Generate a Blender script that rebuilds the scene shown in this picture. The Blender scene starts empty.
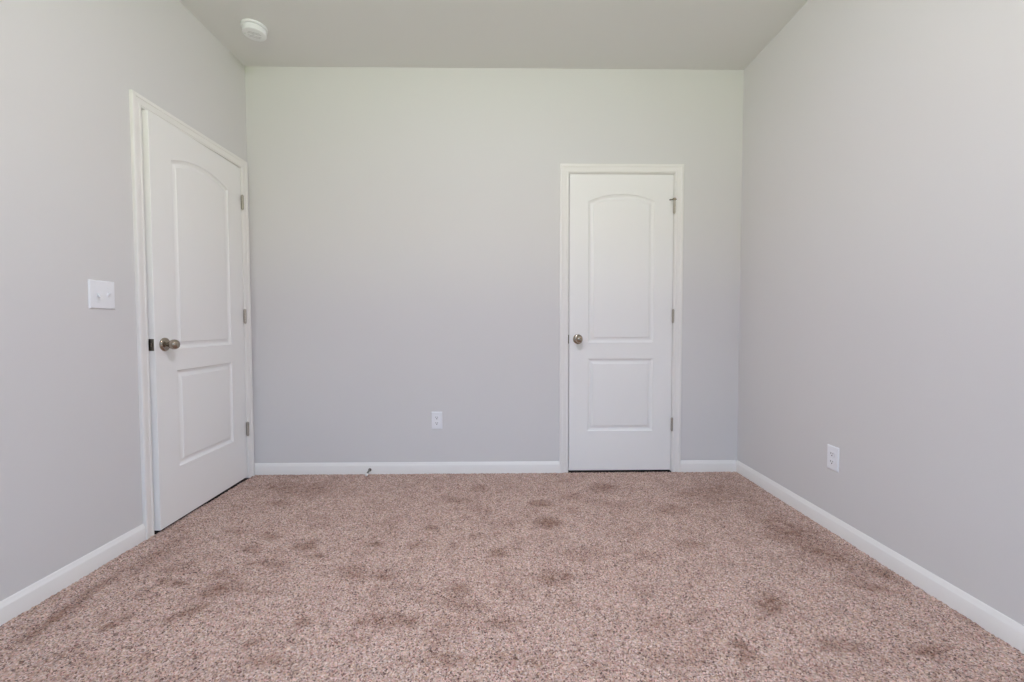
import bpy, bmesh, math, random
import numpy as np
from mathutils import Matrix, Vector

C = bpy.context.scene.collection
S = bpy.context.scene
W, H, REAR = 3.344, 2.742, -3.72          # room width, ceiling height, rear wall (behind the camera)

# ------------------------------------------------------------------ camera
YAW, PITCH, ROLL = 0.01448, 0.03512, -0.00166
cam_data = bpy.data.cameras.new('camera')
cam_data.sensor_width = 36.0
cam_data.lens = 425.377 * 36.0 / 1024.0
cam_data.clip_start = 0.02
cam = bpy.data.objects.new('camera', cam_data)
C.objects.link(cam)
_yf = Vector((math.sin(YAW), math.cos(YAW), 0)); _x = Vector((math.cos(YAW), -math.sin(YAW), 0)); _z = Vector((0, 0, 1))
_f = math.cos(PITCH) * _yf - math.sin(PITCH) * _z
_u0 = math.sin(PITCH) * _yf + math.cos(PITCH) * _z
_r = math.cos(ROLL) * _x + math.sin(ROLL) * _u0
_u = -math.sin(ROLL) * _x + math.cos(ROLL) * _u0
_m = Matrix((_r, _u, -_f)).transposed().to_4x4()
_m.translation = Vector((1.73046, -2.91587, 1.01378))
cam.matrix_world = _m
S.camera = cam

# ------------------------------------------------------------------ daylight: sky above, lawn below, seen through the window behind the camera
SKY = 9.0
world = bpy.data.worlds.new('world'); S.world = world
world.use_nodes = True
nt = world.node_tree
bg = nt.nodes['Background']
tc = nt.nodes.new('ShaderNodeTexCoord'); sep = nt.nodes.new('ShaderNodeSeparateXYZ')
mp = nt.nodes.new('ShaderNodeMapRange'); mp.inputs['From Min'].default_value = -1; mp.inputs['From Max'].default_value = 1
ramp = nt.nodes.new('ShaderNodeValToRGB')
cr = ramp.color_ramp
GROUND, DIM_BAND, SKYC = (0.54, 0.635, 0.385), (0.05, 0.05, 0.04), (0.145, 0.275, 0.46)    # sunlit lawn, dim horizon band added to darken the mid wall, open sky
cr.elements[0].position = 0.0; cr.elements[0].color = (*GROUND, 1)
cr.elements[1].position = 1.0; cr.elements[1].color = (*SKYC, 1)
for p, c in ((0.44, GROUND), (0.45, DIM_BAND), (0.55, DIM_BAND), (0.57, SKYC)):
    e = cr.elements.new(p); e.color = (*c, 1)
nt.links.new(tc.outputs['Generated'], sep.inputs[0]); nt.links.new(sep.outputs['Z'], mp.inputs['Value'])
nt.links.new(mp.outputs[0], ramp.inputs[0]); nt.links.new(ramp.outputs[0], bg.inputs['Color'])
bg.inputs['Strength'].default_value = SKY

WX0, WX1, WZ0, WZ1 = 0.62, 2.72, 0.62, 2.22     # window opening in the rear wall
pd = bpy.data.lights.new('window_portal', 'AREA'); pd.shape = 'RECTANGLE'; pd.size = WX1 - WX0; pd.size_y = WZ1 - WZ0
pd.cycles.is_portal = True
po = bpy.data.objects.new('window_portal', pd); C.objects.link(po)
po.location = ((WX0 + WX1) / 2, REAR - 0.11, (WZ0 + WZ1) / 2); po.rotation_euler = (math.pi / 2, 0, 0)   # faces +Y, into the room

# ceiling lamp strength (the lamp itself is built below)
LAMP = 124.0; LAMP_COLOR = (1.0, 0.96, 1.13)

# ------------------------------------------------------------------ exposure
S.view_settings.view_transform = 'Standard'
S.view_settings.look = 'None'
S.view_settings.exposure = 0.0
S.view_settings.gamma = 1.0
S.view_settings.use_curve_mapping = False
S.cycles.max_bounces = 14
S.cycles.diffuse_bounces = 10
S.cycles.use_denoising = True

# ------------------------------------------------------------------ materials
def mat(name, color, rough=0.5, metal=0.0, bump=None, spec=0.5, vary=0.0):
    m = bpy.data.materials.new(name); m.use_nodes = True
    t = m.node_tree; b = t.nodes['Principled BSDF']
    b.inputs['Base Color'].default_value = (*color, 1)
    b.inputs['Roughness'].default_value = rough; b.inputs['Metallic'].default_value = metal
    b.inputs['Specular IOR Level'].default_value = spec
    co = t.nodes.new('ShaderNodeTexCoord')
    if bump:
        n = t.nodes.new('ShaderNodeTexNoise'); n.inputs['Scale'].default_value = bump[0]; n.inputs['Detail'].default_value = 4
        bp = t.nodes.new('ShaderNodeBump'); bp.inputs['Strength'].default_value = bump[1]; bp.inputs['Distance'].default_value = bump[2]
        t.links.new(co.outputs['Object'], n.inputs['Vector']); t.links.new(n.outputs['Fac'], bp.inputs['Height'])
        t.links.new(bp.outputs[0], b.inputs['Normal'])
    if vary:
        n2 = t.nodes.new('ShaderNodeTexNoise'); n2.inputs['Scale'].default_value = 1.7; n2.inputs['Detail'].default_value = 3
        mx = t.nodes.new('ShaderNodeMix'); mx.data_type = 'RGBA'
        mx.inputs['A'].default_value = (*[c * (1 - vary) for c in color], 1); mx.inputs['B'].default_value = (*[min(1, c * (1 + vary)) for c in color], 1)
        t.links.new(co.outputs['Object'], n2.inputs['Vector']); t.links.new(n2.outputs['Fac'], mx.inputs['Factor'])
        t.links.new(mx.outputs['Result'], b.inputs['Base Color'])
    return m

M_WALL = mat('greige_wall_paint', (0.700, 0.690, 0.682), 0.75, bump=(260, 0.12, 0.002), spec=0.25, vary=0.012)
M_CEIL = mat('ceiling_paint', (0.74, 0.735, 0.735), 0.9, bump=(180, 0.15, 0.002), spec=0.1, vary=0.01)
M_TRIM = mat('white_trim_enamel', (0.85, 0.835, 0.805), 0.38, spec=0.4)
M_DOOR = mat('white_door_enamel', (0.875, 0.87, 0.85), 0.42, bump=(320, 0.05, 0.001), spec=0.4)
M_NICKEL = mat('brushed_nickel', (0.38, 0.325, 0.265), 0.22, 1.0)
M_HINGE = mat('satin_nickel_hinge', (0.48, 0.44, 0.38), 0.38, 1.0)
M_DARKNICKEL = mat('dark_nickel', (0.16, 0.145, 0.12), 0.34, 1.0)  # on the latch plates the dark gap's reflection is put into the colour
M_SPRING = mat('steel_spring', (0.30, 0.31, 0.29), 0.35, 1.0)
M_PLASTIC = mat('white_plastic', (0.86, 0.87, 0.895), 0.35)
M_SLOT = mat('slot_shadow_black', (0.03, 0.03, 0.03), 0.7)
M_RUBBER = mat('white_rubber', (0.80, 0.78, 0.76), 0.6)
M_GREYRUBBER = mat('grey_rubber', (0.20, 0.19, 0.18), 0.7)
M_VENT = mat('grey_vent_plastic', (0.42, 0.42, 0.44), 0.5)
M_DARK = mat('dark_light_blocker', (0.10, 0.10, 0.10), 0.9)
M_LED = mat('green_indicator', (0.10, 0.35, 0.12), 0.3)

def carpet_material():
    m = bpy.data.materials.new('plush_taupe_carpet'); m.use_nodes = True
    t = m.node_tree; b = t.nodes['Principled BSDF']; L = t.links.new
    b.inputs['Roughness'].default_value = 0.95; b.inputs['Specular IOR Level'].default_value = 0.08
    b.inputs['Sheen Weight'].default_value = 0.12; b.inputs['Sheen Roughness'].default_value = 0.5
    co = t.nodes.new('ShaderNodeTexCoord')
    at = t.nodes.new('ShaderNodeAttribute'); at.attribute_name = 'pile_lay'
    vo = t.nodes.new('ShaderNodeTexVoronoi'); vo.inputs['Scale'].default_value = 235; vo.inputs['Randomness'].default_value = 1.0
    vs = t.nodes.new('ShaderNodeSeparateColor')
    L(co.outputs['Object'], vo.inputs['Vector']); L(vo.outputs['Color'], vs.inputs[0])
    r = t.nodes.new('ShaderNodeValToRGB'); c = r.color_ramp
    c.elements[0].position = 0.0; c.elements[0].color = (0.125, 0.076, 0.064, 1)
    c.elements[1].position = 1.0; c.elements[1].color = (0.82, 0.625, 0.54, 1)
    for p, col in ((0.14, (0.30, 0.192, 0.160)), (0.36, (0.49, 0.333, 0.272)), (0.72, (0.61, 0.433, 0.358)), (0.88, (0.69, 0.505, 0.428))):
        e = c.elements.new(p); e.color = (*col, 1)
    L(vs.outputs[0], r.inputs[0])
    def noise(scale, detail, rough, lo, hi, tmin, tmax, stretch=None):
        n = t.nodes.new('ShaderNodeTexNoise'); n.inputs['Scale'].default_value = scale; n.inputs['Detail'].default_value = detail; n.inputs['Roughness'].default_value = rough
        r_ = t.nodes.new('ShaderNodeMapRange'); r_.inputs['From Min'].default_value = lo; r_.inputs['From Max'].default_value = hi
        r_.inputs['To Min'].default_value = tmin; r_.inputs['To Max'].default_value = tmax
        L(co.outputs['Object'], n.inputs['Vector']); L(n.outputs['Fac'], r_.inputs['Value'])
        return r_.outputs[0]
    ragged = t.nodes.new('ShaderNodeMath'); ragged.operation = 'MULTIPLY'       # ragged edges of the brushed patches
    L(at.outputs['Fac'], ragged.inputs[0]); L(noise(26, 6, 0.7, 0.30, 0.60, 0.15, 1.0), ragged.inputs[1])
    add = t.nodes.new('ShaderNodeMath'); add.operation = 'ADD'; add.use_clamp = True
    mott = t.nodes.new('ShaderNodeMath'); mott.operation = 'ADD'                  # fine mottling where single tufts lean
    L(noise(5, 6, 0.7, 0.47, 0.72, 0.0, 0.42), mott.inputs[0]); L(noise(15, 5, 0.65, 0.52, 0.72, 0.0, 0.45), mott.inputs[1])
    L(ragged.outputs[0], add.inputs[0]); L(mott.outputs[0], add.inputs[1])
    mx = t.nodes.new('ShaderNodeMix'); mx.data_type = 'RGBA'; mx.blend_type = 'MULTIPLY'
    lay = t.nodes.new('ShaderNodeMix'); lay.data_type = 'RGBA'
    lay.inputs['A'].default_value = (1, 1, 1, 1); lay.inputs['B'].default_value = (0.535, 0.44, 0.395, 1)
    L(add.outputs[0], lay.inputs['Factor'])
    mx.inputs['Factor'].default_value = 1
    hs_ = t.nodes.new('ShaderNodeHueSaturation')
    hm = t.nodes.new('ShaderNodeMapRange'); hm.inputs['To Min'].default_value = 0.475; hm.inputs['To Max'].default_value = 0.525
    sm = t.nodes.new('ShaderNodeMapRange'); sm.inputs['To Min'].default_value = 0.65; sm.inputs['To Max'].default_value = 1.25
    L(vs.outputs[1], hm.inputs['Value']); L(hm.outputs[0], hs_.inputs['Hue']); L(vs.outputs[2], sm.inputs['Value']); L(sm.outputs[0], hs_.inputs['Saturation'])
    L(r.outputs[0], hs_.inputs['Color'])
    L(hs_.outputs[0], mx.inputs['A']); L(lay.outputs['Result'], mx.inputs['B']); L(mx.outputs['Result'], b.inputs['Base Color'])
    return m
M_CARPET = carpet_material()

def glass_material():
    m = bpy.data.materials.new('window_glass'); m.use_nodes = True
    t = m.node_tree; t.nodes.remove(t.nodes['Principled BSDF'])
    tr = t.nodes.new('ShaderNodeBsdfTransparent'); tr.inputs['Color'].default_value = (0.95, 0.97, 0.96, 1)
    gl = t.nodes.new('ShaderNodeBsdfGlossy'); gl.inputs['Roughness'].default_value = 0.02
    mx = t.nodes.new('ShaderNodeMixShader'); mx.inputs[0].default_value = 0.06
    t.links.new(tr.outputs[0], mx.inputs[1]); t.links.new(gl.outputs[0], mx.inputs[2])
    t.links.new(mx.outputs[0], t.nodes['Material Output'].inputs[0])
    return m
M_GLASS = glass_material()

def shade_material():
    m = bpy.data.materials.new('lit_frosted_glass'); m.use_nodes = True
    b = m.node_tree.nodes['Principled BSDF']
    b.inputs['Base Color'].default_value = (0.9, 0.88, 0.84, 1)
    b.inputs['Emission Color'].default_value = (*LAMP_COLOR, 1); b.inputs['Emission Strength'].default_value = LAMP
    return m
M_SHADE = shade_material()

# ------------------------------------------------------------------ helpers
def obj(name, bm, m, parent=None, smooth=False, loc=None):
    me = bpy.data.meshes.new(name)
    bmesh.ops.recalc_face_normals(bm, faces=bm.faces[:])
    bm.to_mesh(me); bm.free()
    for k in (m if isinstance(m, (list, tuple)) else [m]):
        me.materials.append(k)
    if smooth:
        me.shade_smooth()
        me.set_sharp_from_angle(angle=math.radians(smooth if smooth is not True else 40))
    o = bpy.data.objects.new(name, me); C.objects.link(o)
    if parent: o.parent = parent
    if loc: o.location = loc
    return o

def empty(name, loc=(0, 0, 0), rz=0):
    o = bpy.data.objects.new(name, None); C.objects.link(o)
    o.empty_display_size = 0.05
    o.location = loc; o.rotation_euler = (0, 0, rz)
    return o

def tag(o, label=None, cat=None, group=None, kind=None):
    if label: o['label'] = label
    if cat: o['category'] = cat
    if group: o['group'] = group
    if kind: o['kind'] = kind
    return o

def box(bm, x0, x1, y0, y1, z0, z1, bevel=0.0, seg=2, mi=0):
    vs = [bm.verts.new((x, y, z)) for x in (x0, x1) for y in (y0, y1) for z in (z0, z1)]
    idx = ((0, 1, 3, 2), (4, 6, 7, 5), (0, 4, 5, 1), (2, 3, 7, 6), (0, 2, 6, 4), (1, 5, 7, 3))
    fs = [bm.faces.new([vs[i] for i in q]) for q in idx]
    for f in fs: f.material_index = mi
    if bevel:
        es = list({e for f in fs for e in f.edges})
        r = bmesh.ops.bevel(bm, geom=es, offset=bevel, segments=seg, affect='EDGES', profile=0.5)
        for f in r['faces']: f.material_index = mi
    return fs

def lathe(bm, prof, origin, axis, seg=40, mi=0):
    """prof: list of (radius, distance along axis)."""
    a = Vector(axis).normalized(); o = Vector(origin)
    p = a.orthogonal().normalized(); q = a.cross(p)
    rings = []
    for r, d in prof:
        if r < 1e-6: rings.append([bm.verts.new(o + a * d)])
        else: rings.append([bm.verts.new(o + a * d + (p * math.cos(2 * math.pi * k / seg) + q * math.sin(2 * math.pi * k / seg)) * r) for k in range(seg)])
    for A, B in zip(rings, rings[1:]):
        for k in range(seg):
            k2 = (k + 1) % seg
            if len(A) == 1 and len(B) == 1: continue
            if len(A) == 1: f = bm.faces.new((A[0], B[k2], B[k]))
            elif len(B) == 1: f = bm.faces.new((A[k], A[k2], B[0]))
            else: f = bm.faces.new((A[k], A[k2], B[k2], B[k]))
            f.material_index = mi
    for R in (rings[0], rings[-1]):
        if len(R) > 2:
            f = bm.faces.new(R); f.material_index = mi

def sweep(bm, path, prof, closed_prof=True):
    """path: list of (origin, u_axis, t_axis) frames; prof: list of (u, t). Skins the profile along the frames and caps the ends."""
    rings = [[bm.verts.new(Vector(o) + Vector(u) * a + Vector(t) * b) for a, b in prof] for o, u, t in path]
    n = len(prof)
    for A, B in zip(rings, rings[1:]):
        for k in range(n if closed_prof else n - 1):
            bm.faces.new((A[k], A[(k + 1) % n], B[(k + 1) % n], B[k]))
    bm.faces.new(rings[0]); bm.faces.new(rings[-1])

# brushed-down patches of the pile: centre x, y, 2x2 shape, strength
PILE = [
    (0.42, -0.26, 3.56, 1.74, -0.14, -7.62, 0.6),
    (0.41, -0.48, 14.59, 7.82, -0.35, -20.81, 0.7),
    (0.6, -0.88, 19.07, 10.51, -0.49, -25.91, 0.9),
    (0.57, -0.99, 17.03, 10.17, -0.43, -25.68, 0.7),
    (0.8, -0.97, 14.42, 8.15, 6, -15.66, 1),
    (0.89, -1.05, 28.54, 12.73, -0.77, -40.88, 0.7),
    (0.71, -1.12, 10.82, 6.09, -0.4, -22.28, 0.5),
    (0.56, -1.19, 17.65, 11.79, -0.5, -28.77, 0.8),
    (0.61, -1.29, 11.58, 9.81, 10.89, -18.55, 0.9),
    (0.37, -0.81, 15.64, 9.99, -0.44, -24.38, 0.5),
    (0.34, -1.15, 14.76, 13.78, 12.17, -17.07, 0.9),
    (0.41, -1.24, 17.03, 13.22, -0.57, -33.96, 0.8),
    (0.34, -1.3, 20.86, 22.52, 22.07, -19.65, 0.7),
    (0.15, -1.38, 4.26, 6.14, 25.69, 1.15, 1),
    (0.39, -1.47, 12.97, 16.89, 32.43, -9.51, 0.9),
    (0.59, -1.43, 9.59, 9.88, 23.38, -22.05, 0.9),
    (0.18, -1.07, 5.24, 6.08, 15.21, -0.67, 0.6),
    (0.8, -1.31, 12.1, 6.85, -0.6, -33.31, 0.4),
    (1.03, -1.48, 25.28, 18.5, 19.6, -29.13, 0.8),
    (0.61, -1.62, 30.11, 36.34, 33.92, -28.03, 0.7),
    (1.01, -1.65, 10.48, 5.9, -0.57, -33.11, 0.5),
    (0.36, -1.61, 9.68, 12.74, 21.66, -24.13, 0.5),
    (1.56, -0.28, 14.51, 0.92, -0.3, -15.29, 0.8),
    (1.43, -0.46, 10.09, 1.21, -0.33, -17.63, 0.6),
    (1.61, -0.61, 15.2, 0.74, -0.47, -26.57, 0.6),
    (1.93, -0.51, 13.4, -1.1, -0.33, -18.27, 0.8),
    (2.11, -0.41, 11.16, -1.66, -0.31, -16.81, 0.4),
    (1.94, -0.76, 11.39, -1.1, -0.28, -16.46, 0.9),
    (2.33, -0.29, 10.61, -2.44, -0.22, -12.25, 0.8),
    (2.09, -0.62, 15.15, -2.37, -0.35, -19.94, 0.4),
    (1.35, -0.8, 22.2, 3.95, -0.46, -31.5, 0.7),
    (1.33, -0.97, 15.52, 3.13, -0.41, -22.47, 0.5),
    (1.59, -0.88, 23.02, 1.58, -0.66, -34.33, 0.6),
    (1.69, -1.04, 24.81, 0.59, -0.49, -23.92, 0.9),
    (1.78, -1.01, 27.39, -0.53, -0.71, -38.7, 0.6),
    (1.12, -0.95, 19.58, 5.97, -0.6, -36.77, 0.8),
    (1.1, -1.18, 11.12, 3.99, -0.29, -17.75, 0.7),
    (1.23, -1.22, 22.66, 6.65, -0.63, -42.14, 0.6),
    (1.55, -1.3, 15.3, 1.65, -0.36, -20.31, 0.7),
    (1.92, -1.23, 13.77, -1.51, -0.26, -16.41, 0.9),
    (2.08, -1.06, 9.37, -1.79, -0.29, -15.25, 0.5),
    (1.33, -1.48, 9.22, 2.52, -0.39, -22.92, 0.8),
    (1.59, -1.4, 12.55, 1.19, -0.34, -20.3, 0.5),
    (1.72, -1.5, 11.37, 0.1, -0.45, -26.2, 0.6),
    (1.56, -1.65, 7.9, 1.03, -0.56, -32.68, 0.5),
    (1.79, -1.65, 7.83, -0.38, -0.49, -28.82, 0.5),
    (2.36, -1.08, 14.09, -4.76, -0.39, -20.56, 0.5),
    (2.65, -0.61, 8.19, -3.24, -0.25, -13.17, 0.6),
    (2.2, -1.65, 16.37, -5.99, -0.42, -21.59, 0.5),
    (2.25, -1.31, 16.16, -5.14, -0.51, -27.11, 0.4),
    (3.14, -0.92, 2.53, -2.53, -7.48, -1.25, 0.7),
    (3.28, -1.24, 9.99, -12, -17.57, -6.3, 0.9),
    (3.13, -1.3, 9.22, -9.01, -7.8, -19.52, 0.7),
    (2.7, -1.41, 18.25, -11.63, -0.24, -13.03, 0.9),
    (2.47, -1.63, 14.47, -16.24, -23.34, -12.51, 1),
    (2.43, -1.54, 32.55, -30.28, -19.14, -14.27, 0.6),
    (2.81, -1.61, 13.02, -10.55, -0.52, -34.06, 0.8),
    (3.05, -1.64, 14.45, -14.76, -0.71, -41.53, 0.8),
    (3.37, -1.45, 9.29, -13.76, -22.09, -3.85, 0.7),
    (2.99, -0.38, 4.09, -2.02, -0.1, -5.42, 0.6),
    (2.75, -1.59, 21.92, -16.51, -0.71, -38.43, 0.6),
    (2.39, -1.49, 16.14, -7.47, -0.55, -34.03, 0.4),
    (2.58, -0.99, 10.73, -4.71, -0.34, -18.66, 0.5),
    (2.38, -0.54, 12.57, -3.39, -0.35, -18.71, 0.5),
]

# ------------------------------------------------------------------ room shell
WT = 0.12
D1 = dict(y0=-0.8385, y1=-0.078, top=2.048)        # entry door opening in the left wall
D2 = dict(x0=2.1615, x1=2.8795, top=2.0465)       # closet door opening in the back wall

bm = bmesh.new()                                    # left wall
box(bm, -WT, 0, REAR - WT, D1['y0'] - 0.012, -0.02, H + 0.1)
box(bm, -WT, 0, D1['y1'] + 0.012, WT, -0.02, H + 0.1)
box(bm, -WT, 0, D1['y0'] - 0.012, D1['y1'] + 0.012, D1['top'] + 0.012, H + 0.1)
tag(obj('wall_left', bm, M_WALL), 'greige left wall holding the slightly open entry door', 'wall', kind='structure')
bm = bmesh.new()                                    # back wall
box(bm, 0, D2['x0'] - 0.012, 0, WT, -0.02, H + 0.1)
box(bm, D2['x1'] + 0.012, W, 0, WT, -0.02, H + 0.1)
box(bm, D2['x0'] - 0.012, D2['x1'] + 0.012, 0, WT, D2['top'] + 0.012, H + 0.1)
tag(obj('wall_back', bm, M_WALL), 'greige back wall facing the camera with the closet door', 'wall', kind='structure')
bm = bmesh.new()
box(bm, W, W + WT, REAR - WT, WT, -0.02, H + 0.1)
tag(obj('wall_right', bm, M_WALL), 'plain greige right wall with one outlet near the floor', 'wall', kind='structure')
bm = bmesh.new()                                    # rear wall with the window opening, behind the camera
box(bm, 0, WX0, REAR - WT, REAR, -0.02, H + 0.1)
box(bm, WX1, W, REAR - WT, REAR, -0.02, H + 0.1)
box(bm, WX0, WX1, REAR - WT, REAR, -0.02, WZ0)
box(bm, WX0, WX1, REAR - WT, REAR, WZ1, H + 0.1)
tag(obj('wall_front', bm, M_WALL), 'greige wall behind the camera holding the window', 'wall', kind='structure')
bm = bmesh.new()
box(bm, 0, W, REAR, 0, H, H + 0.1)
tag(obj('ceiling', bm, M_CEIL), 'flat painted ceiling with a smoke detector in the corner', 'ceiling', kind='structure')
bm = bmesh.new()                                    # dark boards added behind the two doors to keep their gaps dark
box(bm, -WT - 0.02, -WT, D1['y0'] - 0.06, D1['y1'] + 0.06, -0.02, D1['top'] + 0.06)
tag(obj('light_blocker_left', bm, M_DARK), 'dark board added behind the entry door to keep light out', 'trim', kind='structure')
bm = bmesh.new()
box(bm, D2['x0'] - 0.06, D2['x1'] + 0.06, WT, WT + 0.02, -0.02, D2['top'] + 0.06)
tag(obj('light_blocker_back', bm, M_DARK), 'dark board added behind the closet door to keep light out', 'trim', kind='structure')

# ------------------------------------------------------------------ carpet: one surface of real tufts
def carpet():
    rng = np.random.default_rng(7)
    st = 0.0062
    nx = int(round(W / st)); ny = int(round(-REAR / st))
    X, Y = np.meshgrid(np.linspace(0, W, nx), np.linspace(REAR, 0, ny))
    jx = rng.uniform(-.3, .3, X.shape) * st; jy = rng.uniform(-.3, .3, X.shape) * st
    jx[:, [0, -1]] = 0; jy[[0, -1], :] = 0
    X = X + jx; Y = Y + jy
    Z = -0.0055 * rng.random(X.shape) ** 1.6 + 0.0015 * np.sin(X * 9.1 + 1.3 * np.sin(Y * 7)) * np.sin(Y * 8.3)
    lay = np.zeros(X.shape)
    wob = 0.35 * np.sin(X * 31 + 2 * np.sin(Y * 23)) + 0.35 * np.sin(Y * 37 + 2 * np.sin(X * 19)) 
    for cx, cy, a, b, c, d, s in PILE:
        u = a * (X - cx) + b * (Y - cy); v = c * (X - cx) + d * (Y - cy)
        q = np.sqrt(u * u + v * v) * (1 + 0.25 * wob)
        lay = np.maximum(lay, s * np.clip(1.25 - q, 0, 0.8) / 0.8)
    lay = np.clip(lay + rng.normal(0, .16, lay.shape) * (lay > .02), 0, 1)
    # flat sheet under the whole floor, added to stop light leaking in
    verts = np.stack([X, Y, Z], -1).reshape(-1, 3)
    i = np.arange(nx * ny).reshape(ny, nx)
    quads = np.stack([i[:-1, :-1], i[:-1, 1:], i[1:, 1:], i[1:, :-1]], -1).reshape(-1, 4)
    n0 = len(verts)
    ex = [(-WT - .02, REAR - WT, -.015), (W + WT, REAR - WT, -.015), (W + WT, WT + .02, -.015), (-WT - .02, WT + .02, -.015)]
    verts = np.concatenate([verts, ex])
    quads = np.concatenate([quads, n0 + np.arange(4).reshape(1, 4)])
    me = bpy.data.meshes.new('floor')
    me.vertices.add(len(verts)); me.vertices.foreach_set('co', verts.ravel())
    me.loops.add(quads.size); me.loops.foreach_set('vertex_index', quads.ravel())
    me.polygons.add(len(quads)); me.polygons.foreach_set('loop_start', np.arange(0, quads.size, 4)); me.polygons.foreach_set('loop_total', np.full(len(quads), 4))
    me.update(calc_edges=True); me.validate()
    at = me.attributes.new('pile_lay', 'FLOAT', 'POINT')
    at.data.foreach_set('value', np.concatenate([lay.ravel(), np.zeros(4)]).astype(np.float32))
    me.shade_smooth()
    me.materials.append(M_CARPET)
    o = bpy.data.objects.new('floor', me); C.objects.link(o)
    return tag(o, 'pinkish taupe plush carpet with darker brushed patches', 'carpet', kind='structure')
carpet()
M_GAP_SHADE = mat('black_gap_shade', (0.030, 0.024, 0.024), 0.8, spec=0.1)  # near-black colour stands in for the shade in the gaps under the doors
for nm, x0, x1, y0, y1, lb in (('gap_shade_left', -WT, .012, D1['y0'], D1['y1'], 'black strip standing in for shade under the entry door'), ('gap_shade_back', D2['x0'], D2['x1'], -.006, WT, 'black strip standing in for shade under the closet door')):
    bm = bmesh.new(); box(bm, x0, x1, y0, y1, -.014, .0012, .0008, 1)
    tag(obj(nm, bm, M_GAP_SHADE), lb, 'shade strip', kind='structure')

# ------------------------------------------------------------------ baseboards
BASE = [(0, -0.012), (0.013, -0.012), (0.013, 0.0555), (0.0118, 0.0580), (0.0092, 0.0625), (0.0060, 0.0690), (0.0042, 0.0738), (0.0024, 0.0758), (0, 0.0758)]
def baseboard(name, p0, p1, nrm, label):
    bm = bmesh.new()
    sweep(bm, [((*p, 0), nrm, (0, 0, 1)) for p in (p0, p1)], BASE)
    tag(obj(name, bm, M_TRIM, smooth=35), label, 'baseboard', kind='structure')
baseboard('baseboard_left', (0, REAR), (0, -0.897), (1, 0, 0), 'white baseboard along the left wall up to the entry door')
baseboard('baseboard_right', (W, REAR), (W, 0), (-1, 0, 0), 'white baseboard along the right wall')
baseboard('baseboard_back', (0.0, 0), (2.1002, 0), (0, -1, 0), 'long white baseboard on the back wall left of the closet')
baseboard('baseboard_back', (2.9417, 0), (W - 0.012, 0), (0, -1, 0), 'short white baseboard on the back wall right of the closet')
baseboard('baseboard_front', (0.012, REAR), (W - 0.012, REAR), (0, 1, 0), 'white baseboard under the window behind the camera')

# ------------------------------------------------------------------ door frames: jamb, stop and mitred casing, in door coordinates (x across, -y into the room)
CASE = [(0, 0), (0, .0062), (.0020, .0082), (.0080, .0085), (.0095, .0108), (.0130, .0112), (.0145, .0092), (.0160, .0090), (.0300, .0112), (.0370, .0125), (.0385, .0150), (.0420, .0165), (.0500, .0168), (.0550, .0155), (.0575, .0120), (.0575, 0)]
def door_frame(name, w0, w1, top, reveal, cw, mtx, label):
    k = cw / .0575
    prof = [(u * k, t) for u, t in CASE]
    bm = bmesh.new()
    a0, a1, tz = w0 - reveal, w1 + reveal, top + reveal
    Y = (0, -1, 0)
    sweep(bm, [((a0, 0, -0.012), (-1, 0, 0), Y), ((a0, 0, tz), (-1, 0, 1), Y), ((a1, 0, tz), (1, 0, 1), Y), ((a1, 0, -0.012), (1, 0, 0), Y)], prof)
    o = obj(name, bm, M_TRIM, smooth=30); o.matrix_world = mtx
    tag(o, label, 'door frame', kind='structure')
    bm = bmesh.new()
    J = 0.0115
    box(bm, w0 - J, w0, -0.0002, WT, -0.012, top + J); box(bm, w1, w1 + J, -0.0002, WT, -0.012, top + J); box(bm, w0, w1, -0.0002, WT, top, top + J)
    obj('jamb', bm, M_TRIM, o)
    bm = bmesh.new()
    box(bm, w0, w0 + .010, .040, .075, -0.012, top); box(bm, w1 - .010, w1, .040, .075, -0.012, top); box(bm, w0 + .010, w1 - .010, .040, .075, top - .010, top)
    obj('door_stop_moulding', bm, M_TRIM, o)
    return o
M_BACK = Matrix.Identity(4)
M_LEFT = Matrix.Rotation(math.pi / 2, 4, 'Z')      # door x -> world +Y, into the room -> world +X
f1 = door_frame('trim_1', D1['y0'], D1['y1'], D1['top'], .002, .0550, M_LEFT, 'white moulded casing around the entry door on the left wall')
f2 = door_frame('trim_2', D2['x0'], D2['x1'], D2['top'], .0045, .0575, M_BACK, 'white moulded casing around the closet door on the back wall')
bm = bmesh.new()
box(bm, D2['x0'] - .003, D2['x0'] + .0022, -.0042, .020, .893, .953, .0006)
obj('strike_plate', bm, M_DARKNICKEL, f2)['label'] = 'dark metal strike plate'
bm = bmesh.new()
box(bm, D1['y0'] - .001, D1['y0'] + .0015, -.001, .028, .895, .953, .0006)
obj('strike_plate', bm, M_DARKNICKEL, f1)['label'] = 'dark metal strike plate'

# ------------------------------------------------------------------ two-panel arch-top moulded doors
PROFILE = [(0, 0), (.0012, .0030), (.0035, .0050), (.0095, .0078), (.0165, .0102), (.0185, .0105), (.0205, .0100), (.0335, .0042), (.0350, .0024), (.0370, .0014), (.0395, .0012)]   # (inset, depth)
def panel_loop(x0, x1, z0, zs, rise, d):
    """Outline, counter-clockwise seen from the room, of a panel inset by d; rise > 0 gives the arched top."""
    a, b, c = x0 + d, x1 - d, z0 + d
    pts = [(a, c), (b, c)]
    if rise <= 0:
        return pts + [(b, zs - d), (a, zs - d)]
    w = x1 - x0; R = (w * w / 4 + rise * rise) / (2 * rise); cx = (x0 + x1) / 2; cz = zs + rise - R
    r = R - d; ang = math.asin((w / 2 - d) / r)
    N = 28
    return pts + [(cx + r * math.sin(ang * (1 - 2 * k / N)), cz + r * math.cos(ang * (1 - 2 * k / N))) for k in range(N + 1)]

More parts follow.
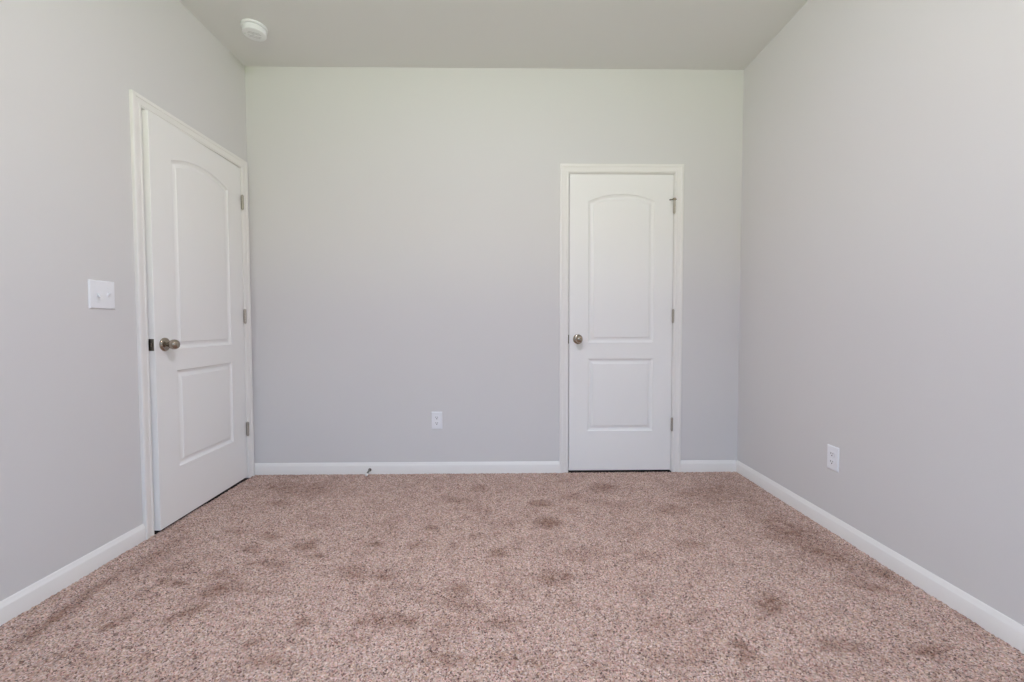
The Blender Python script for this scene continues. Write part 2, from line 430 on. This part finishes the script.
def door_slab(w, h, panels):
    T = .0349
    bm = bmesh.new()
    edges = []
    def ring(pts, y):
        return [bm.verts.new((x, y, z)) for x, z in pts]
    def loop_edges(vs):
        return [bm.edges.get((a, b)) or bm.edges.new((a, b)) for a, b in zip(vs, vs[1:] + vs[:1])]
    e = .0012
    rim = ring([(e, e), (w - e, e), (w - e, h - e), (e, h - e)], 0)
    edges += loop_edges(rim)
    for p in panels:
        rings = [ring(panel_loop(*p, d), y) for d, y in PROFILE]
        edges += loop_edges(rings[0])
        for A, B in zip(rings, rings[1:]):
            n = len(A)
            for k in range(n): bm.faces.new((A[k], A[(k + 1) % n], B[(k + 1) % n], B[k]))
        bm.faces.new(rings[-1])
    bmesh.ops.triangle_fill(bm, use_beauty=True, edges=edges, normal=(0, -1, 0))
    r1 = ring([(0, 0), (w, 0), (w, h), (0, h)], e); r2 = ring([(0, 0), (w, 0), (w, h), (0, h)], T - e); r3 = ring([(e, e), (w - e, e), (w - e, h - e), (e, h - e)], T)
    for A, B in ((rim, r1), (r1, r2), (r2, r3)):
        for k in range(4): bm.faces.new((A[k], A[(k + 1) % 4], B[(k + 1) % 4], B[k]))
    bm.faces.new(r3)
    return bm

ROSETTE = [(0, -.0005), (.0335, -.0005), (.0338, .0025), (.0325, .006), (.028, .0095), (.021, .0115), (.0135, .013), (.0115, .0145), (0, .0145)]
KNOB = [(0, .013), (.0115, .013), (.0108, .020), (.0125, .0245), (.0175, .0290), (.0222, .0350), (.0246, .0430), (.0248, .0490), (.0232, .0560), (.0195, .0620), (.0140, .0662), (.0070, .0685), (0, .0690)]
def make_door(name, w, mtx, label, pw, knob_z, hinge_zs):
    h = 2.032
    m = (w - pw) / 2
    slab = obj(name, door_slab(w, h, [(m, w - m, .2750, .7770, 0), (m, w - m, .8890, 1.8500, .0490)]), M_DOOR, smooth=25)
    slab.matrix_world = mtx
    tag(slab, label, 'door', kind='structure')
    k = empty('door_knob', (.0600, 0, knob_z)); k.parent = slab
    bm = bmesh.new(); lathe(bm, ROSETTE, (0, 0, 0), (0, -1, 0), 48); obj('rosette', bm, M_NICKEL, k, 50)
    bm = bmesh.new(); lathe(bm, KNOB, (0, 0, 0), (0, -1, 0), 48); obj('knob', bm, M_NICKEL, k, 50)
    bm = bmesh.new(); box(bm, -.0008, .0006, .0050, .0300, knob_z - .0290, knob_z + .0290, .0004, 1)
    for zz in (-.021, .021): lathe(bm, [(0, 0), (.0035, 0), (.0030, .0007), (0, .0009)], (-.0008, .0175, knob_z + zz), (-1, 0, 0), 16)
    lp = obj('latch_plate', bm, M_DARKNICKEL, slab, 30); lp['label'] = 'dark metal latch plate'
    bm = bmesh.new()
    vs = [bm.verts.new(v) for v in ((-.0005, .0110, -.009), (-.0100, .0130, -.009), (-.0005, .0240, -.009), (-.0005, .0110, .009), (-.0100, .0130, .009), (-.0005, .0240, .009))]
    for q in ((0, 1, 2), (3, 5, 4), (0, 3, 4, 1), (1, 4, 5, 2), (2, 5, 3, 0)): bm.faces.new([vs[i] for i in q])
    obj('latch_bolt', bm, M_NICKEL, lp, loc=(0, 0, knob_z)) 
    for n, hz in enumerate(hinge_zs):
        e = empty('hinge', (w + .0015, -.0095, hz)); e.parent = slab
        bm = bmesh.new()
        L = .0890; g = .0006
        for j in range(5):
            z0 = -L / 2 + j * L / 5
            lathe(bm, [(0, z0 + g), (.0072, z0 + g), (.0077, z0 + g + .0006), (.0077, z0 + L / 5 - .0006), (.0072, z0 + L / 5), (0, z0 + L / 5)], (0, 0, 0), (0, 0, 1), 24)
        obj('barrel', bm, M_HINGE, e, 40)
        bm = bmesh.new()
        lathe(bm, [(0, -L / 2 - .0045), (.0035, -L / 2 - .0040), (.0050, -L / 2 - .0015), (.0050, -L / 2 + .001), (0, -L / 2 + .001)], (0, 0, 0), (0, 0, 1), 20)
        lathe(bm, [(0, L / 2 - .001), (.0050, L / 2 - .001), (.0050, L / 2 + .0015), (.0035, L / 2 + .0040), (0, L / 2 + .0045)], (0, 0, 0), (0, 0, 1), 20)
        obj('hinge_pin', bm, M_HINGE, e, 40)
        bm = bmesh.new(); box(bm, -.0012, .0012, .0020, .0330, -L / 2, L / 2, .0003, 1); obj('leaf', bm, M_HINGE, e)
    return slab

d1w = .750; dl = math.radians(2.2); hx, hy = .0015, -.0815
mt = Matrix.Translation((hx + d1w * math.sin(dl), hy - d1w * math.cos(dl), .011)) @ Matrix.Rotation(math.pi / 2 + dl, 4, 'Z')
HZ = (1.8140, 1.0695, .3215)
make_door('door_1', d1w, mt, 'white two-panel arched entry door slightly ajar on the left wall', .4700, .9140, HZ)
door2 = make_door('door_2', .7109, Matrix.Translation((2.1654, -.0005, .011)), 'white two-panel arched closet door shut in the back wall', .4525, .9120, HZ)

# hinge-pin stop on the closet door's top hinge
hs = empty('hinge_stop', (.7109 + .0015, -.0095, 1.8140 + .0455)); hs.parent = door2
bm = bmesh.new()
lathe(bm, [(0, -.003), (.0095, -.003), (.0102, -.002), (.0102, .0095), (.0090, .0112), (0, .0115)], (0, 0, 0), (0, 0, 1), 28)
lathe(bm, [(0, 0), (.0045, 0), (.0040, .022), (0, .022)], (-.006, -.001, .0030), (-1, .05, -.16), 16)
lathe(bm, [(0, 0), (.0032, 0), (.0030, .010), (0, .010)], (.005, -.001, .0030), (1, .05, -.10), 16)
obj('stop_arm', bm, M_NICKEL, hs, 40)
bm = bmesh.new()
lathe(bm, [(0, 0), (.0048, 0), (.0052, .002), (.0046, .006), (0, .007)], (-.0265, .0002, -.0002), (-1, .10, -.16), 20)
obj('bumper', bm, M_GREYRUBBER, hs, 40)['label'] = 'grey rubber bumper'

# ------------------------------------------------------------------ wall plates
def screw(bm, x, z, y, r=.0032, mi=0):
    lathe(bm, [(0, 0), (r, 0), (r * .85, .0010), (0, .0013)], (x, y, z), (0, -1, 0), 18, mi)

def plate_bm(w, h, t=.0062):
    bm = bmesh.new()
    o = [(-w / 2, -h / 2), (w / 2, -h / 2), (w / 2, h / 2), (-w / 2, h / 2)]
    rings = []
    for ins, y in ((0, 0), (0, -.0016), (.0012, -.0034), (.0042, -t * .93), (.0075, -t)):
        rings.append([bm.verts.new((x - math.copysign(ins, x), y, z - math.copysign(ins, z))) for x, z in o])
    for A, B in zip(rings, rings[1:]):
        for k in range(4): bm.faces.new((A[k], A[(k + 1) % 4], B[(k + 1) % 4], B[k]))
    bm.faces.new(rings[0]); bm.faces.new(rings[-1])
    return bm

def make_outlet(loc, rz, label):
    r = empty('wall_outlet', loc, rz)
    tag(r, label, 'outlet', 'duplex wall outlets')
    obj('cover_plate', plate_bm(.0735, .1195), M_PLASTIC, r, 25)
    for s in (1, -1):
        bm = bmesh.new()
        cz = s * .0195; hw, hh = .0172, .0143
        pts = []
        R = .0172
        for k in range(40):
            a = 2 * math.pi * k / 40
            pts.append((R * math.cos(a), max(-hh, min(hh, R * math.sin(a) * 1.02))))
        A = [bm.verts.new((x, -.0058, cz + z)) for x, z in pts]; B = [bm.verts.new((x, -.0072, cz + z)) for x, z in pts]
        D = [bm.verts.new((x * .965, -.0078, cz + z * .965)) for x, z in pts]
        for P, Q in ((A, B), (B, D)):
            for k in range(40): bm.faces.new((P[k], P[(k + 1) % 40], Q[(k + 1) % 40], Q[k]))
        bm.faces.new(D); bm.faces.new(A)
        rc = obj('receptacle', bm, M_PLASTIC, r, 35)
        for sx, sh in ((-.0064, .0078), (.0064, .0064)):
            bm = bmesh.new(); box(bm, sx - .0015, sx + .0015, -.0081, -.0070, cz + .0040 - sh / 2, cz + .0040 + sh / 2)
            obj('slot', bm, M_SLOT, rc)['label'] = 'dark slot'
        bm = bmesh.new(); lathe(bm, [(0, 0), (.0031, 0), (.0031, .0011), (0, .0011)], (0, -.0070, cz - .0065), (0, -1, 0), 20)
        obj('ground_hole', bm, M_SLOT, rc)['label'] = 'dark round ground hole'
    bm = bmesh.new(); screw(bm, 0, 0, -.0060); obj('screw', bm, M_PLASTIC, r, 40)
    return r

make_outlet((1.2550, 0, .3655), 0, 'white duplex outlet low on the back wall left of the closet')
make_outlet((W, -.8630, .3605), -math.pi / 2, 'white duplex outlet on the right wall above the baseboard')

sw = empty('light_switch', (0, -1.0635, 1.1500), math.pi / 2)
tag(sw, 'white double toggle light switch on the left wall beside the entry door', 'light switch')
obj('cover_plate', plate_bm(.1165, .1210, .0066), M_PLASTIC, sw, 25)
for x, up in ((-.0230, -1), (.0230, 1)):
    bm = bmesh.new()
    box(bm, x - .0052, x + .0052, -.0072, -.0055, -.0120, .0120, .0006, 1)
    t = obj('toggle_slot', bm, M_PLASTIC, sw, 30)
    bm = bmesh.new()
    q0 = [(-.0043, -.0070, -.0062), (.0043, -.0070, -.0062), (.0043, -.0070, .0062), (-.0043, -.0070, .0062)]
    dz = .0095 * up
    q1 = [(-.0034, -.0195, -.0030 + dz), (.0034, -.0195, -.0030 + dz), (.0034, -.0185, .0030 + dz), (-.0034, -.0185, .0030 + dz)]
    A = [bm.verts.new((x + a, b, c)) for a, b, c in q0]; B = [bm.verts.new((x + a, b, c)) for a, b, c in q1]
    for k in range(4): bm.faces.new((A[k], A[(k + 1) % 4], B[(k + 1) % 4], B[k]))
    bm.faces.new(A); bm.faces.new(B)
    bmesh.ops.bevel(bm, geom=bm.edges[:], offset=.0006, segments=2, affect='EDGES')
    obj('toggle', bm, M_PLASTIC, t, 40)
    for zz in (-.0302, .0302):
        bm = bmesh.new(); screw(bm, x, zz, -.0064); obj('screw', bm, M_PLASTIC, sw, 40)

# ------------------------------------------------------------------ smoke detector on the ceiling
sd = empty('smoke_detector', (.2820, -.3760, H), math.radians(25))
tag(sd, 'round white smoke detector on the ceiling near the left wall', 'smoke detector')
bm = bmesh.new(); lathe(bm, [(0, -.0002), (.0680, -.0002), (.0685, .0040), (.0675, .0095), (.0620, .0115), (0, .0115)], (0, 0, 0), (0, 0, -1), 64)
obj('mounting_base', bm, M_PLASTIC, sd, 35)
bm = bmesh.new(); lathe(bm, [(0, .0110), (.0545, .0110), (.0545, .0150), (.0615, .0160), (.0628, .0185), (.0622, .0390), (.0606, .0425), (.0575, .0443), (.0530, .0450), (0, .0455)], (0, 0, 0), (0, 0, -1), 64)
hb = obj('housing', bm, M_PLASTIC, sd, 35)
bm = bmesh.new()
for k in range(-2, 3):
    if k == 0: continue
    hl = math.sqrt(.036 ** 2 - (k * .0110) ** 2)
    box(bm, -hl, hl, k * .0110 - .0009, k * .0110 + .0009, -.0461, -.0445)
obj('sounder_slots', bm, M_VENT, hb)['label'] = 'grey vent slots'
bm = bmesh.new(); lathe(bm, [(0, .0440), (.0095, .0440), (.0095, .0470), (.0080, .0480), (0, .0483)], (.0, .0, 0), (0, 0, -1), 32)
obj('test_button', bm, M_PLASTIC, hb, 35)
bm = bmesh.new(); lathe(bm, [(0, .0440), (.0022, .0440), (.0020, .0462), (0, .0466)], (-.047, .004, 0), (0, 0, -1), 14)
obj('indicator_light', bm, M_LED, hb, 35)

# ------------------------------------------------------------------ spring door stop on the back baseboard
ds = empty('spring_door_stop', (.7950, -.0130, .0290))
tag(ds, 'small dark spring door stop with white tip on the back baseboard', 'door stop')
bm = bmesh.new(); lathe(bm, [(0, -.0003), (.0105, -.0003), (.0108, .0020), (.0090, .0045), (.0062, .0060), (0, .0060)], (0, 0, 0), (0, -1, 0), 32)
obj('base_cup', bm, M_DARKNICKEL, ds, 40)
bm = bmesh.new()
turns, n, rr, wr = 17, 17 * 14, .0048, .0012
prev = None
for k in range(n + 1):
    a = 2 * math.pi * turns * k / n; y = -.0055 - .0620 * k / n
    c = Vector((rr * math.cos(a), y, rr * math.sin(a) - .006 * (k / n) ** 2)); rad = Vector((math.cos(a), 0, math.sin(a)))
    cur = [bm.verts.new(c + rad * wr * math.cos(b) + Vector((0, 1, 0)) * wr * math.sin(b)) for b in (0, 1.2566, 2.5133, 3.7699, 5.0265)]
    if prev:
        for j in range(5): bm.faces.new((prev[j], prev[(j + 1) % 5], cur[(j + 1) % 5], cur[j]))
    else: bm.faces.new(cur)
    prev = cur
bm.faces.new(prev)
obj('spring', bm, M_SPRING, ds, 60)
bm = bmesh.new(); lathe(bm, [(0, .062), (.0078, .062), (.0088, .064), (.0088, .077), (.0076, .0810), (.0045, .0830), (0, .0834)], (0, 0, -.0055), (0, -1, -.05), 28)
obj('rubber_tip', bm, M_RUBBER, ds, 40)['label'] = 'white rubber tip'

# ------------------------------------------------------------------ ceiling lamp in the middle of the room (above and before the frame's edge)
cl = empty('ceiling_lamp', (1.70, -2.05, H))
tag(cl, 'round flush-mount ceiling lamp in the middle of the room', 'ceiling light')
bm = bmesh.new(); lathe(bm, [(0, -.0002), (.165, -.0002), (.168, .006), (.166, .022), (.158, .026), (0, .026)], (0, 0, 0), (0, 0, -1), 64)
obj('lamp_base', bm, M_NICKEL, cl, 35)
bm = bmesh.new(); lathe(bm, [(0, .026), (.150, .026), (.150, .034), (.142, .052), (.120, .070), (.085, .084), (.045, .091), (0, .093)], (0, 0, 0), (0, 0, -1), 48)
obj('glass_shade', bm, M_SHADE, cl, 35)
bm = bmesh.new(); lathe(bm, [(0, .090), (.009, .090), (.010, .096), (.007, .104), (0, .107)], (0, 0, 0), (0, 0, -1), 20)
obj('finial', bm, M_NICKEL, cl, 35)

# ------------------------------------------------------------------ window behind the camera (source of the daylight)
bm = bmesh.new()
yo, yi = REAR - .10, REAR - .04
fr = .045
box(bm, WX0, WX0 + fr, yo, yi, WZ0, WZ1); box(bm, WX1 - fr, WX1, yo, yi, WZ0, WZ1)
box(bm, WX0 + fr, WX1 - fr, yo, yi, WZ0, WZ0 + fr); box(bm, WX0 + fr, WX1 - fr, yo, yi, WZ1 - fr, WZ1)
mx_ = (WX0 + WX1) / 2
box(bm, mx_ - .03, mx_ + .03, yo, yi, WZ0 + fr, WZ1 - fr)
win = tag(obj('window_1', bm, M_TRIM), 'white twin window in the wall behind the camera', 'window', kind='structure')
mz = (WZ0 + WZ1) / 2
for x0, x1 in ((WX0 + fr, mx_ - .03), (mx_ + .03, WX1 - fr)):
    bm = bmesh.new(); box(bm, x0, x1, yo + .012, yi - .012, mz - .018, mz + .018); obj('meeting_rail', bm, M_TRIM, win)
    bm = bmesh.new(); box(bm, x0, x1, yo + .028, yo + .032, WZ0 + fr, WZ1 - fr); obj('pane', bm, M_GLASS, win)
bm = bmesh.new(); box(bm, WX0 - .06, WX1 + .06, REAR - .04, REAR + .03, WZ0 - .025, WZ0, .003); obj('window_sill', bm, M_TRIM, win)
